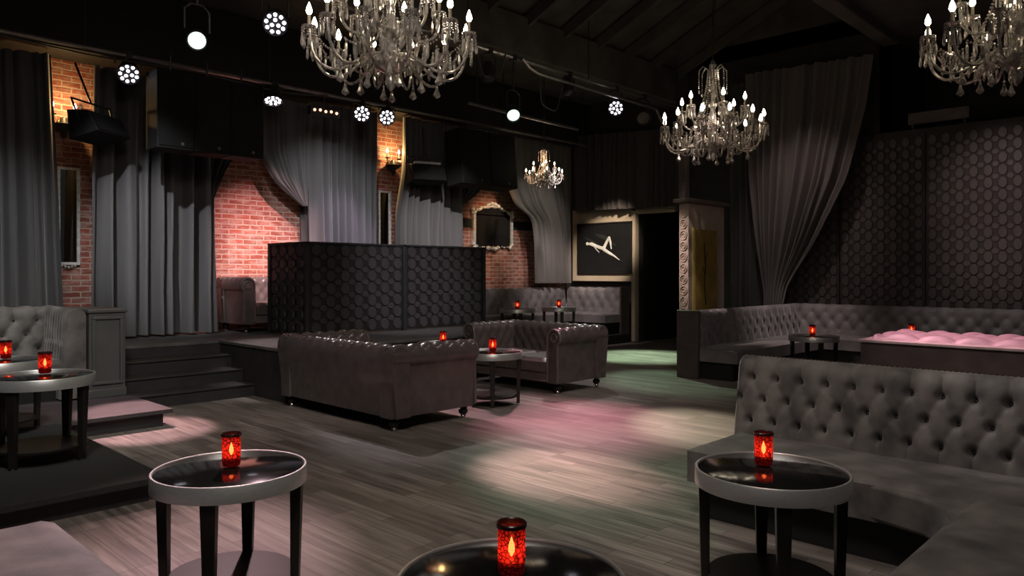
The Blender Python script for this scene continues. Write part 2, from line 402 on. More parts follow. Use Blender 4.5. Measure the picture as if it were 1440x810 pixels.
def banquette_part(root, L, T, seat_d, seat_h, H, mat, tuft, plinth=True, thick=.2, step=.03, lean=.06, nails=False, end_seat=0, backrest=True, apron=.2):
    """one run of banquette: local x along, facing -y, y=0 is the face of the back"""
    if backrest:
        sweep(banq_profile(H - seat_h + .03, thick, lean, step), L, tuft, step, T @ Matrix.Translation((0, 0, seat_h - .03))).build('backrest', [mat, M['button']], root, smooth=True, angle=60)
        MB().box(-L / 2 + .005, L / 2 - .005, lean * .3 + .02, lean + thick - .01, .0, seat_h, T).build('back_base', M['plinth'], root)
    cushion(L, seat_d, apron, .035, T @ Matrix.Translation((0, -seat_d / 2 + .03, seat_h - apron))).build('seat', mat, root, smooth=True)
    if plinth:
        MB().box(-L / 2 + .06, L / 2 - .06, -seat_d + .13, .05, 0, seat_h - apron, T).build('plinth', M['plinth'], root)
    if nails:
        nailheads(L - .06, lean + thick * .5, H - .001, T).build('nailhead_trim', M['brass'], root)

# near right-hand banquette (back runs along Y, faces -X), with a return seat towards the camera
b = thing('tufted_banquette', 'large grey velvet tufted banquette with corner seat behind the right foreground table', 'banquette', (4.6, .9, 0))
Tn = Matrix.Translation((-4.6, -.9, 0))
banquette_part(b, 3.4, Tn @ TR(4.6, .69, 0, -PI / 2), .62, .45, .94, M['velvet'],
               dict(p=.16, q=.14, v0=.11, n=3, amp=.022, dent=.05, br=.013), thick=.2, step=.0135, lean=.07, nails=True, apron=.22)
def ret_top(m):
    # return seat with a softly rounded inner corner
    m.box(2.0, 4.02, -1.0, .885, 0, .03)
cushion(2.05, 1.9, .22, .035, Tn @ TR(3.0, -.065, .235)).build('seat', M['velvet'], b, smooth=True)
MB().add([(3.62, .86, 0), (4.02, .86, 0), (4.018, 1.36, 0), (3.93, 1.07, 0), (3.82, .945, 0), (3.62, .86, .185), (4.02, .86, .185), (4.018, 1.36, .185), (3.93, 1.07, .185), (3.82, .945, .185)],
         [(4, 3, 2, 1, 0), (5, 6, 7, 8, 9), (0, 1, 6, 5), (1, 2, 7, 6), (2, 3, 8, 7), (3, 4, 9, 8), (4, 0, 5, 9)], Tn @ TR(0, 0, .235)).build('seat_corner', M['velvet'], b, bevel=.02)
MB().box(2.05, 3.95, -.95, .78, 0, .235, Tn).build('plinth', M['plinth'], b)

# right-hand U banquette along the relief wall
b = thing('tufted_banquette', 'long grey tufted banquette wrapping the corner under the relief wall panels', 'banquette', (12, 4.8, 0))
Tn = Matrix.Translation((-12, -4.8, 0))
tf = dict(p=.24, q=.14, v0=.13, n=3, amp=.03, dent=.035)
banquette_part(b, 3.5, Tn @ TR(11.15, 5.42, 0, 0), .62, .45, .95, M['velvet2'], tf, thick=.24, step=.03)
banquette_part(b, 7.0, Tn @ TR(12.9, 2.15, 0, -PI / 2), .65, .45, .95, M['velvet2'], tf, thick=.24, step=.03)
MB().box(9.34, 9.41, 5.40, 5.74, 0, .96, Tn).build('end_panel', M['bench'], b, bevel=.01)

# far corner banquette under the picture and mirror
b = thing('tufted_banquette', 'far corner banquette of dusky tufted cushions below the framed picture', 'banquette', (12, 10, .2))
Tn = Matrix.Translation((-12, -10, 0))
tf = dict(p=.26, q=.16, v0=.12, n=3, amp=.035, dent=.04)
banquette_part(b, 3.1, Tn @ TR(11.35, 10.75, 0, 0), .55, .45, .96, M['velvet2'], tf, thick=.2, step=.04)
banquette_part(b, 1.5, Tn @ TR(12.92, 10.05, 0, -PI / 2), .55, .45, .96, M['velvet2'], tf, thick=.2, step=.04)
MB().box(12.9, 13.2, 9.27, 9.31, 0, 1.0, Tn).build('end_panel', M['bench'], b, bevel=.01)

# left banquette on the platform
b = thing('tufted_banquette', 'grey tufted banquette with return arm on the left platform beside the post', 'banquette', (1.3, 9.2, .17))
Tn = Matrix.Translation((-1.3, -9.2, 0))
tf = dict(p=.22, q=.15, v0=.12, n=3, amp=.034, dent=.055, br=.013)
banquette_part(b, 4.4, Tn @ TR(.3, 9.38, 0, 0), .72, .42, .95, M['velvet'], tf, thick=.2, step=.02)
sweep(banq_profile(.95 - .02, .17, .05, .03), .86, dict(p=.09, q=.16, v0=.5, n=2, amp=.03, dent=.02), .015, Tn @ TR(2.31, 9.08, .02, -PI / 2), button_r=.006).build('arm', [M['velvet'], M['button']], b, smooth=True, angle=60)

# bottom-left bench
b = thing('upholstered_bench', 'grey upholstered bench seat lit pink at the bottom left corner', 'bench', (.35, 2.6, 0))
cushion(1.3, 2.1, .2, .035, TR(-.05, .03, .25)).build('seat', M['velvet'], b, smooth=True)
MB().box(-.62, .53, -.95, 1.0, 0, .25).build('plinth', M['plinth'], b)

# pink-lit low bench in front of the relief wall
b = thing('daybed_bench', 'brown boxed bench with tufted top glowing pink behind the near banquette', 'bench', (9.5, 1.5, 0))
Tn = Matrix.Translation((-9.5, -1.5, 0))
MB().box(8.95, 10.05, -.6, 3.08, .05, .7, Tn).build('frame', M['bench'], b, bevel=.01)
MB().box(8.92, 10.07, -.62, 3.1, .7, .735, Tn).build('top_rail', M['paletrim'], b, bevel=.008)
MB().box(9.0, 10.0, -.55, 3.0, 0, .05, Tn).build('plinth', M['plinth'], b)
def ptop(u, v):
    y, x = -.55 + u * 3.55, 9.06 + v * .97
    g, dn = tuft_h(y, x, .36, .25, 9.2, 4)
    e = min(1, min(u * 3.55, (1 - u) * 3.55, v * 1., (1 - v) * 1.) / .05); e = math.sqrt(max(0, 1 - (1 - e) ** 2))
    return (x, y, .735 + e * (.02 + .05 * g - .02 * dn))
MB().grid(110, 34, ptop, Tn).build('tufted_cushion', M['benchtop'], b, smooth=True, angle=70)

# ------------------------------------------------------------------ chesterfields
def chester_profile(H=.8, flush=False):
    r = .105; cy, cz = .125, H - r; pr = []; z0 = .36
    n = 9; ys, ye = .0, cy - r
    ln = math.hypot(ye - ys, cz - z0)
    for k in range(n + 1):
        t = k / n; pr.append((ys + (ye - ys) * t, z0 + (cz - z0) * t, -1, 0, ln * t))
    m = 14
    for k in range(1, m + 1):
        a = PI - (PI + R(50)) * k / m
        pr.append((cy + r * math.cos(a), cz + r * math.sin(a), math.cos(a), math.sin(a), ln + (PI - a) * r if a > R(40) else None))
    if flush:
        pr = [q for q in pr if not (q[4] is None and q[1] < cz)]
        pr += [(cy + r - .002, cz - .03, 1, 0, None), (cy + r - .03, .42, 1, 0, None), (cy + .045, .13, 1, 0, None), (.0, .13, 0, -1, None)]
    else:
        pr += [(cy + .055, cz - r * .9, 1, 0, None), (cy + .06, .4, 1, 0, None), (cy + .045, .13, 1, 0, None), (.0, .13, 0, -1, None)]
    return pr
def chesterfield(name, label, W, D, loc, rz, H=.8, seats=2):
    t = thing(name, label, 'sofa', loc, rz)
    tf = dict(p=.155, q=.105, v0=.1, n=5, amp=.022, dent=.026)
    pr = chester_profile(H)
    mats = [M['leather_tuft'], M['button'], M['leather']]
    yb = D / 2 - .235
    sweep(chester_profile(H, True), W - .04, tf, .02, TR(0, yb, 0, 0)).build('backrest', mats, t, smooth=True, angle=50)
    for s_ in (-1, 1):
        # arm: runs along y, inner face towards the middle
        rz_ = PI / 2 if s_ < 0 else -PI / 2
        xb = s_ * (W / 2 - .235)
        a = sweep(pr, D - .06, tf, .02, TR(xb, -.0, 0, rz_)).build('arm', mats, t, smooth=True, angle=50)
        # scroll piping at the front end of the arm
        m = MB(); cx = xb + s_ * .125; cz = H - .105; yf = -(D - .06) / 2 - .004
        pts = [(cx - s_ * .105, yf, .15)] + [(cx + .1 * math.cos(q) * 1, yf, cz + .1 * math.sin(q)) for q in
               [(PI - (PI + R(50)) * k / 16) if s_ > 0 else ((PI + R(50)) * k / 16) for k in range(17)]] + [(cx + s_ * .055, yf, cz - .1), (cx + s_ * .06, yf, .15)]
        m.tube(pts, .015, 6); m.tube([(cx + .05 * math.cos(q), yf, cz + .05 * math.sin(q)) for q in [2 * PI * k / 16 for k in range(17)]], .01, 6)
        m.build('scroll_piping', M['piping'], a, smooth=True)
    iw = W - .47
    MB().box(-iw / 2, iw / 2, -D / 2 + .05, yb + .1, .13, .27).build('front_rail', M['leather'], t, bevel=.015)
    MB().tube([(-iw / 2, -D / 2 + .045, .15), (iw / 2, -D / 2 + .045, .15)], .01).tube([(-iw / 2, -D / 2 + .045, .265), (iw / 2, -D / 2 + .045, .265)], .01).build('rail_piping', M['piping'], t)
    for k in range(seats):
        w_ = iw / seats
        cushion(w_ - .01, yb + D / 2 - .02, .17, .05, TR(-iw / 2 + w_ * (k + .5), (yb - D / 2) / 2 + .01, .265), puff=.02).build('seat_cushion', M['leather'], t, smooth=True)
    for a_, b_ in ((-1, -1), (1, -1), (-1, 1), (1, 1)):
        lg = MB().lathe([(.04, .135), (.046, .115), (.03, .102), (.05, .085), (.046, .06), (.024, .035)], 16, TR(a_ * (W / 2 - .13), b_ * (D / 2 - .12), 0)).build('leg', M['ebony'], t, smooth=True)
        MB().lathe([(.025, .036), (.028, .028), (.018, .012), (.018, 0)], 12, TR(a_ * (W / 2 - .13), b_ * (D / 2 - .12), 0)).build('brass_caster', M['chrome'], lg, smooth=True)
    return t
chesterfield('chesterfield_sofa', 'grey leather chesterfield seen from its plain back, nearest the stage steps', 2.14, 1.12, (4.74, 6.64, 0), PI / 2)
chesterfield('chesterfield_sofa', 'grey leather chesterfield whose tufted inside and scroll arm face us mid-room', 1.75, 1.02, (7.42, 6.75, 0), -PI / 2)
chesterfield('chesterfield_sofa', 'leather chesterfield up on the stage against the pink-lit brick', 1.46, .9, (5.7, 10.6, .62), 0)

# ------------------------------------------------------------------ cocktail tables and votives
def make_table(label, x, y, z=0, near=0.):
    """near: camera-relative angle of the nearest leg"""
    t = thing('cocktail_table', label, 'table', (x, y, z), near, 'round black-topped cocktail tables')
    Rr = .34
    MB().lathe([(Rr - .014, .585), (Rr - .014, .598), (Rr - .02, .6)], 64).build('table_top', M['glass'], t, smooth=True)
    MB().lathe([(Rr - .014, .53), (Rr, .53), (Rr, .6), (Rr - .003, .604), (Rr - .011, .604), (Rr - .014, .6), (Rr - .014, .53)], 64, close=False).build('rim', M['rim'], t, smooth=True)
    MB().lathe([(Rr - .06, .53), (Rr - .05, .585)], 48).build('apron', M['ebony'], t)
    for k in range(4):
        a = k * PI / 2; Tl = Matrix.Rotation(a, 4, 'Z')
        lg = MB().frustum((.292, 0), .035, .042, .012, (.3, 0), .05, .066, .55, Tl).build('leg', M['ebony'], t, bevel=.003)
        MB().lathe([(.013, 0), (.013, .012)], 10, Tl @ Matrix.Translation((.292, 0, 0))).build('foot_cap', M['chrome'], lg)
    MB().lathe([(.285, .095), (.288, .098), (.288, .112), (.285, .115)], 48).build('shelf', M['shelf'], t, smooth=True)
    return t
def near_leg(lat, x, y):
    # angle (world) so that one leg points lateral `lat` (fraction) right of the line to the camera
    base = math.atan2(-y, -x)
    return base + math.asin(lat)
tables = [
    ('round cocktail table with silver rim, left foreground, holding one red candle', 1.572, 3.32, 0, -.28),
    ('round cocktail table with silver rim in front of the near tufted banquette', 3.270, 1.514, 0, .16),
    ('round cocktail table cut off by the bottom edge of the picture', 1.574, 1.523, 0, .2),
    ('round cocktail table between the two facing chesterfields', 5.955, 6.06, 0, .0),
    ('round cocktail table half hidden behind the plain sofa back by the stage', 6.25, 7.25, 0, .3),
    ('nearer of two round tables on the left black platform', 1.49, 6.08, .17, -.55),
    ('further of two round tables on the left black platform, cut by the frame', 1.49, 7.39 - .02, .17, .3),
    ('round cocktail table in front of the right corner banquette', 10.6, 4.28, 0, .3),
    ('round cocktail table hidden behind the pink-topped bench', 11.82, 3.35, 0, .2),
    ('left of two small tables at the far corner banquette', 10.36, 9.86, .2, .2),
    ('right of two small tables at the far corner banquette', 11.3, 9.62, .2, .2),
]
for (lb, x, y, z, nl) in tables: make_table(lb, x, y, z, near_leg(nl, x, y))
def make_votive(label, x, y, z, h=.15):
    t = thing('votive_candle', label, 'candle', (x, y, z), 0, 'red glass votive candles')
    MB().lathe([(.030, .0), (.038, .004), (.041, .02), (.042, h * .95), (.0415, h)], 32, close=False).build('glass', M['votive'], t, smooth=True)
    MB().lathe([(.041, h - .012), (.046, h - .01), (.046, h), (.043, h + .003), (.039, h), (.039, h - .012)], 28, close=False).build('rim', M['voterim'], t, smooth=True)
    MB().lathe([(.001, .003), (.033, .003), (.033, .045), (.001, .045)], 20, close=False).build('wax', M['wax'], t, smooth=True)
    MB().lathe([(.002, .05), (.010, .066), (.0095, .082), (.001, .108)], 10).build('flame', M['flame'], t, smooth=True)
    return t
votives = [
    ('red glass votive glowing on the left foreground table', 1.585, 3.338, .604),
    ('red glass votive glowing on the table by the near banquette', 3.32, 1.575, .604),
    ('largest red glass votive, at the bottom centre', 1.600, 1.547, .604),
    ('red votive on the table between the facing sofas', 5.95, 6.05, .604),
    ('red votive just over the plain sofa, before the black panel', 6.2, 7.2, .604),
    ('red votive on the nearer left platform table', 1.53, 6.15, .774),
    ('red votive at the left edge on the further platform table', 1.56, 7.43, .774),
    ('red votive on the table by the right corner banquette', 10.55, 4.28, .604),
    ('tiny red votive seen above the pink-topped bench', 11.8, 3.35, .604),
    ('tiny red votive on the left far corner table', 10.36, 9.86, .804),
    ('tiny red votive on the right far corner table', 11.3, 9.62, .804),
]
for v in votives: make_votive(*v)

# ------------------------------------------------------------------ relief panels
def relief(mb, w, h, px_, pz, T, depth=.02):
    """raised octagons on a recessed slab; local x across, z up, facing -y"""
    def octo(cx, cz, rx, rz, d, mi):
        vs = []
        for (s_, y) in ((1.0, 0), (.86, -d)):
            for k in range(8):
                a = PI / 8 + k * PI / 4
                vs.append((cx + rx * s_ * math.cos(a), y, cz + rz * s_ * math.sin(a)))
        fs = [(k, (k + 1) % 8, 8 + (k + 1) % 8, 8 + k) for k in range(8)] + [tuple(8 + k for k in range(8))]
        mb.add(vs, fs, T, mi)
    nx, nz = int(w / px_), int(h / pz)
    ox, oz = -(nx - 1) / 2 * px_, (h - (nz - 1) * pz) / 2
    for i in range(nx):
        for j in range(nz):
            octo(ox + i * px_, oz + j * pz, px_ * .355, pz * .51, depth, 0)
            if i < nx - 1 and j < nz - 1: octo(ox + (i + .5) * px_, oz + (j + .5) * pz, px_ * .27, pz * .27, depth * .6, 0)
    return mb
sc_ = thing('panel_screen', 'black folding-style booth of raised octagon relief panels on the stage', 'screen', (7.05, 9.05, .62))
Hs = 1.3
for k in range(2):
    w_ = 1.64; cx = -1.68 + .82 + k * 1.66
    m = MB().box(-w_ / 2, w_ / 2, .0, .05, 0.03, Hs - .03, TR(cx, 0, 0), 1)
    relief(m, w_ - .02, 1.25, .231, .178, TR(cx, 0, .025)); m.build('relief_panel', [M['panel'], M['panelgap']], sc_)
m = MB().box(-.5, .5, 0, .05, .03, Hs - .03, TR(-1.7, .5, 0, -PI / 2), 1)
relief(m, .95, 1.25, .231, .178, TR(-1.7, .5, .025, -PI / 2)); m.build('relief_panel', [M['panel'], M['panelgap']], sc_)
for (x, y) in ((-1.69, 0.01), (-.03, .01), (1.64, .01), (-1.69, 1.0)):
    MB().box(x - .03, x + .03, y - .03, y + .03, 0, Hs, ).build('post', M['fix'], sc_, bevel=.005)
MB().box(-1.72, 1.67, -.02, .06, Hs - .03, Hs).box(-1.72, -1.66, .06, 1.03, Hs - .03, Hs).build('top_rail', M['fix'], sc_, bevel=.005)
yy = 6.28
posn = ['left-end panel of the relief wall, behind the swept curtain', 'relief wall panel between the two vertical seams', 'relief wall panel right of the second vertical seam', 'relief wall panel running out of frame at right']
for k in range(4):
    yc = yy - 1.355 * (k + .5)
    t = thing('wall_relief_panel', 'brown ' + posn[k], 'wall panel', (WX - .09, yc, .85), -PI / 2)
    m = MB().box(-.67, .67, 0, .085, 0, 2.9, I4, 1)
    relief(m, 1.345, 2.86, .192, .19, TR(0, 0, .02), .018).build('relief_panel', [M['hexp'], M['hexgap']], t)

# ------------------------------------------------------------------ partition with gold panel
t = thing('partition', 'short pale partition with patterned end and gold panel behind the banquette', 'partition', (10.3, 5.9, 0))
Tn = Matrix.Translation((-10.3, -5.9, 0))
MB().box(9.8, 10.88, 5.82, 5.98, 0, 2.54, Tn).build('body', M['plaster'], t, bevel=.008)
MB().box(9.94, 10.62, 5.80, 5.83, .3, 2.15, Tn).build('gold_panel', M['gold'], t, bevel=.004)
MB().box(9.9, 9.95, 5.79, 5.83, .3, 2.17, Tn).build('gold_strip', surf('bright_gold', (.7, .55, .2), .35, .4), t)
m = MB().tube([(10.22, 5.795, 1.95), (10.25, 5.795, 1.6), (10.22, 5.795, 1.3), (10.27, 5.795, 1.0)], .008, 5, Tn)
m.tube([(10.24, 5.795, 1.65), (10.32, 5.795, 1.8)], .006, 5, Tn).tube([(10.24, 5.795, 1.45), (10.17, 5.795, 1.58)], .006, 5, Tn).build('branch_inlay', M['ebony'], t)
MB().box(9.72, 10.95, 5.76, 6.04, 2.54, 2.6, Tn).build('cap', M['vent'], t, bevel=.01)
MB().box(9.78, 9.9, 5.86, 5.98, 2.6, 3.5, Tn).build('upper_post', M['drape'], t, bevel=.01)
m = MB()
for k in range(10):
    zc = .9 + k * .165
    m.tube([(9.793, 5.9 + .055 * math.cos(q), zc + .065 * math.sin(q)) for q in [2 * PI * j / 14 for j in range(15)]], .008, 5, Tn)
    m.tube([(9.793, 5.9 + .025 * math.cos(q), zc + .03 * math.sin(q)) for q in [2 * PI * j / 10 for j in range(11)]], .006, 5, Tn)
m.build('scroll_carving', M['cream'], t, smooth=True)

# ------------------------------------------------------------------ curtains
def interp(path, t):
    n = len(path) - 1; x = min(t * n, n - 1e-6); i = int(x); f = x - i
    return path[i].lerp(path[i + 1], f)
def resample(path, n=24):
    ls = [0]
    for a, b in zip(path, path[1:]): ls.append(ls[-1] + (b - a).length)
    out = []
    for k in range(n + 1):
        s_ = ls[-1] * k / n
        for i in range(len(path) - 1):
            if ls[i + 1] >= s_ - 1e-9:
                f = (s_ - ls[i]) / max(1e-9, ls[i + 1] - ls[i]); out.append(path[i].lerp(path[i + 1], f)); break
    return out
def smooth_path(p, it=3):
    for _ in range(it):
        p = [p[0]] + [(p[i - 1] + p[i] * 2 + p[i + 1]) / 4 for i in range(1, len(p) - 1)] + [p[-1]]
    return p
def curtain(label, le, re_, folds, amp, mat, normal, seed=0, nv=36, name='curtain', tie=None, hem=0.):
    rnd = random.Random(seed)
    le = smooth_path(resample(le, nv)); re_ = smooth_path(resample(re_, nv))
    ph = [rnd.uniform(0, 2 * PI) for _ in range(4)]
    nu = max(24, folds * 10); nrm = Vector(normal)
    w0 = max((a - b).length for a, b in zip(le, re_))
    def fn(u, v):
        k = min(nv, int(round(v * nv))); a, b = le[k], re_[k]
        wid = (b - a).length
        warp = u + .035 * math.sin(2 * PI * u * 2 + ph[0] + v * .5) + .015 * math.sin(2 * PI * u * 5 + ph[1] + v * 1.2)
        f = math.sin(2 * PI * folds * warp + ph[2])
        f2 = math.sin(2 * PI * folds * 2.3 * warp + ph[3] + v * 2) * .25
        am = amp * (.55 + .6 * v if wid > .6 * w0 else 1.0) * (0.75 + .5 * math.sin(3 * u * PI + ph[1]) ** 2)
        if wid < .5 * w0: am *= max(.45, wid / (.5 * w0))
        p = a.lerp(b, u) + nrm * (am * (f + f2) + amp)
        return tuple(p)
    o = MB().grid(nu, nv, fn).build(name, mat, smooth=True, angle=180, fixn=False)
    base = Vector(o.data.vertices[nv * (nu + 1)].co)
    return tag(o, label, 'curtain')
YC = 10.8
def P(l, Y=YC): return [atY(px, py, Y) for px, py in l]
def PX(l, X=13.05): return [atX(px, py, X) for px, py in l]
nY, nX = (0, -1, 0), (-1, 0, 0)
curtain('grey floor-length curtain at the far left edge', P([(-70, 62), (-70, 470)]), P([(70, 78), (76, 200), (86, 440)]), 8, .08, M['curtain'], nY, 1)
curtain('short dark curtain flap behind the three-wide speaker cluster', P([(285, 125), (286, 225), (289, 262), (290, 285)], 10.7), P([(352, 130), (338, 205), (314, 240), (298, 282)], 10.7), 5, .04, M['curtdark'], nY, 22, nv=24)
curtain('wide grey curtain hanging beside the stage steps left of the lit brick', P([(128, 95), (122, 250), (120, 474)]), P([(294, 125), (294, 300), (293, 465)]), 8, .15, M['curtain'], nY, 2, nv=44)
curtain('grey drape swept aside over the right of the lit brick', P([(358, 130), (361, 215), (384, 256), (405, 275), (423, 290)]), P([(436, 150), (434, 220), (431, 262), (430, 290)]), 8, .05, M['curtain'], nY, 3)
curtain('dark curtain tail hanging below the swept drape knot', P([(420, 284), (421, 330), (424, 400), (426, 453)], 11.05), P([(432, 284), (434, 330), (436, 400), (438, 453)], 11.05), 2, .03, M['curtdark'], nY, 31, nv=20)
curtain('pale-lit grey curtain behind the left half of the black panels', P([(430, 145), (432, 300), (436, 455)], 10.9), P([(526, 160), (525, 300), (522, 450)], 10.9), 8, .11, M['curtain'], nY, 4)
curtain('grey curtain right of the second narrow mirror', P([(563, 165), (563, 240), (554, 300), (552, 449)]), P([(640, 180), (641, 300), (641, 443)]), 8, .11, M['curtain'], nY, 5)
curtain('short grey drape looped left above the ornate mirror', P([(636, 178), (634, 260), (632, 298)], 10.72), P([(700, 186), (690, 240), (668, 272), (638, 297)], 10.72), 8, .04, M['curtain'], nY, 6)
curtain('taupe curtain swept back right of the ornate mirror', P([(712, 192), (707, 258), (720, 288), (744, 308), (748, 340), (750, 398)]), P([(800, 200), (800, 300), (802, 398)]), 9, .06, M['curtain2'], nY, 7, nv=44)
curtain('dark gathered drape hanging above the framed picture', PX([(806, 192), (808, 297)], 13.1), PX([(957, 180), (957, 290)], 13.1), 14, .05, M['drape'], nX, 8)
curtain('black straight curtain beside the partition', PX([(1030, 120), (1030, 440)], 13.15), PX([(1100, 110), (1100, 432)], 13.15), 6, .05, M['curtdark'], nX, 9)
curtain('tall taupe curtain swept to a knot at the relief wall', PX([(1052, 106), (1058, 250), (1070, 350), (1080, 418), (1078, 437)], 12.98), PX([(1232, 78), (1222, 150), (1196, 250), (1152, 340), (1112, 400), (1104, 437)], 12.98), 10, .11, M['curtain2'], nX, 10, nv=48)

# ------------------------------------------------------------------ mirrors, picture, sconces
def narrow_mirror(label, x, z0, z1):
    t = thing('narrow_mirror', label, 'mirror', (x, WY - .02, z0))
    h_ = z1 - z0; w_ = .27
    MB().box(-w_ / 2 + .02, w_ / 2 - .02, -.02, .018, .02, h_ - .02).build('mirror_glass', M['mirror'], t)
    m = MB()
    for (a, b, c_, d_) in ((-w_ / 2, w_ / 2, h_ - .035, h_), (-w_ / 2, w_ / 2, 0, .035), (-w_ / 2, -w_ / 2 + .035, .03, h_ - .03), (w_ / 2 - .035, w_ / 2, .03, h_ - .03)):
        m.box(a, b, -.04, .018, c_, d_)
    for k in range(5):
        m.lathe([(.001, -.03), (.025 - .004 * abs(k - 2), 0), (.001, .02)], 8, TR(-.08 + .04 * k, -.03, -.008 - .012 * (2 - abs(k - 2))))
    m.build('silver_frame', M['silver'], t, bevel=.005)
narrow_mirror('tall narrow silver-framed mirror on brick between the two left curtains', 3.05, 1.6, 2.9)
narrow_mirror('narrow silver-framed mirror on the brick strip behind the black panels', 8.2, 1.68, 2.99)
om = thing('ornate_mirror', 'wide dark mirror in carved silver baroque frame on the brick', 'mirror', (10.97, WY - .03, 1.98))
MB().box(-.52, .52, -.02, .02, .05, .72).build('mirror_glass', M['photo'], om)
def cr(x): return .72 + .16 * max(0, math.cos(x / .56 * PI / 2)) ** .8
vs = [(-.54 + 1.08 * k / 20, -.02, cr(-.54 + 1.08 * k / 20)) for k in range(21)] + [(.54, -.02, .7), (-.54, -.02, .7)]
MB().add(vs, [tuple(range(23))]).build('arched_glass', M['photo'], om)
m = MB()
rn = random.Random(3)
def leafy(pts, r):
    for k, p in enumerate(pts):
        rr = r * rn.uniform(.7, 1.3)
        m.lathe([(.001, -rr), (rr * .8, -rr * .5), (rr, 0), (rr * .7, rr * .6), (.001, rr)], 8, Matrix.Translation((p[0] + rn.uniform(-.01, .01), -.03, p[1] + rn.uniform(-.012, .012))) @ Matrix.Rotation(rn.uniform(0, 3), 4, 'Y'))
m.box(-.58, -.51, -.05, .02, .08, .74); m.box(.51, .58, -.05, .02, .08, .74)
leafy([(-.55 + 1.1 * k / 26, cr(-.55 + 1.1 * k / 26) + .01) for k in range(27)], .038)
leafy([(-.16 + .32 * k / 8, .9 + .05 * math.sin(k / 8 * PI)) for k in range(9)], .05)
leafy([(s_ * .57, .72 + .03 * k) for s_ in (-1, 1) for k in range(4)], .045)
leafy([(-.14 + .28 * k / 6, .03 - .03 * math.sin(k / 6 * PI)) for k in range(7)], .045)
leafy([(s_ * (.5 + .02 * k), .04 + .02 * k) for s_ in (-1, 1) for k in range(4)], .045)
leafy([(-.5 + 1. * k / 16, .05) for k in range(17)], .016)
m.build('carved_frame', M['silver'], om, smooth=True)
# framed photograph: reclining pale figure on black
pc = thing('framed_picture', 'large black-and-white picture of a pale reclining figure on the cream wall', 'picture', (13.26, 9.98, 1.48), -PI / 2)
MB().box(-.73, .73, -.0, .03, 0, 1.1).build('print', M['photo'], pc)
m = MB()
for (a, b, c_, d_) in ((-.75, .75, 1.09, 1.12), (-.75, .75, -.02, .01), (-.75, -.72, -.0, 1.1), (.72, .75, 0, 1.1)): m.box(a, b, -.015, .03, c_, d_)
m.build('frame', M['ebony'], pc)
m = MB(); yv = -.018
S = Matrix.Scale(.15, 4, (0, 1, 0))
def limb(pts, rs): m.tube([(x, yv / .15, z) for x, z in pts], rs, 8, S)
limb([(-.49, .65), (-.455, .665), (-.42, .66)], [.02, .04, .02])
limb([(-.43, .66), (-.34, .655), (-.2, .60), (-.06, .56), (.02, .545)], [.018, .04, .034, .035, .045])
limb([(-.0, .55), (.08, .68), (.15, .80)], [.042, .034, .022]); limb([(.15, .80), (.185, .67), (.21, .53)], [.024, .026, .012])
limb([(.0, .53), (.16, .44), (.28, .38), (.42, .29)], [.04, .03, .02, .008])
limb([(-.3, .64), (-.2, .53), (-.12, .46)], [.016, .013, .009])
m.build('pale_figure', M['figure'], pc, smooth=True)
m = MB(); limb2 = lambda pts, rs: m.tube([(x, -.002 / .15, z) for x, z in pts], rs, 8, S)
limb2([(-.55, .8), (-.3, .68), (0, .5), (.3, .36), (.5, .24)], [.01, .04, .055, .04, .01]); limb2([(-.25, .86), (.0, .78), (.3, .6)], [.02, .06, .02])
m.build('grey_cloth', M['tick'], pc, smooth=True)

def sconce(label, x, z):
    t = thing('wall_sconce', label, 'wall light', (x, WY - .01, z))
    MB().lathe([(.001, -.02), (.05, -.012), (.06, .0), (.05, .012), (.001, .02)], 16, TR(0, -.02, -.2) @ Matrix.Rotation(PI / 2, 4, 'X')).build('backplate', M['brass'], t, smooth=True)
    MB().lathe([(.001, -.42), (.03, -.4), (.05, -.34), (.13, -.27), (.15, -.24), (.06, -.22), (.04, -.15), (.001, -.13)], 14, TR(0, -.13, 0)).build('bowl', M['fix'], t, smooth=True)
    for s_ in (-1, 1):
        a = MB().tube([(0, -.03, -.2), (s_ * .05, -.1, -.26), (s_ * .11, -.13, -.22), (s_ * .13, -.13, -.12)], .009, 8).build('arm', M['brass'], t, smooth=True)
        MB().lathe([(.012, -.13), (.04, -.115), (.042, -.108), (.015, -.11)], 14, TR(s_ * .13, -.13, 0)).build('drip_pan', M['brass'], a, smooth=True)
        MB().lathe([(.014, -.11), (.013, -.02)], 10, TR(s_ * .13, -.13, 0)).build('candle_tube', M['candle'], a)
        MB().lathe([(.008, -.02), (.02, .005), (.018, .025), (.002, .06)], 10, TR(s_ * .13, -.13, 0)).build('bulb', M['bulb'], a, smooth=True)
        for k in range(3): MB().bead((s_ * .13 + .03 * (k - 1), -.15, -.16), .012, sz=2.4).build('crystal_drop', M['crystal'], a)
    return t
sconce('two-candle wall sconce on the brick above the far left narrow mirror', 2.97, 3.68)
sconce('two-candle wall sconce on the brick strip above the black panels', 8.32, 3.7)

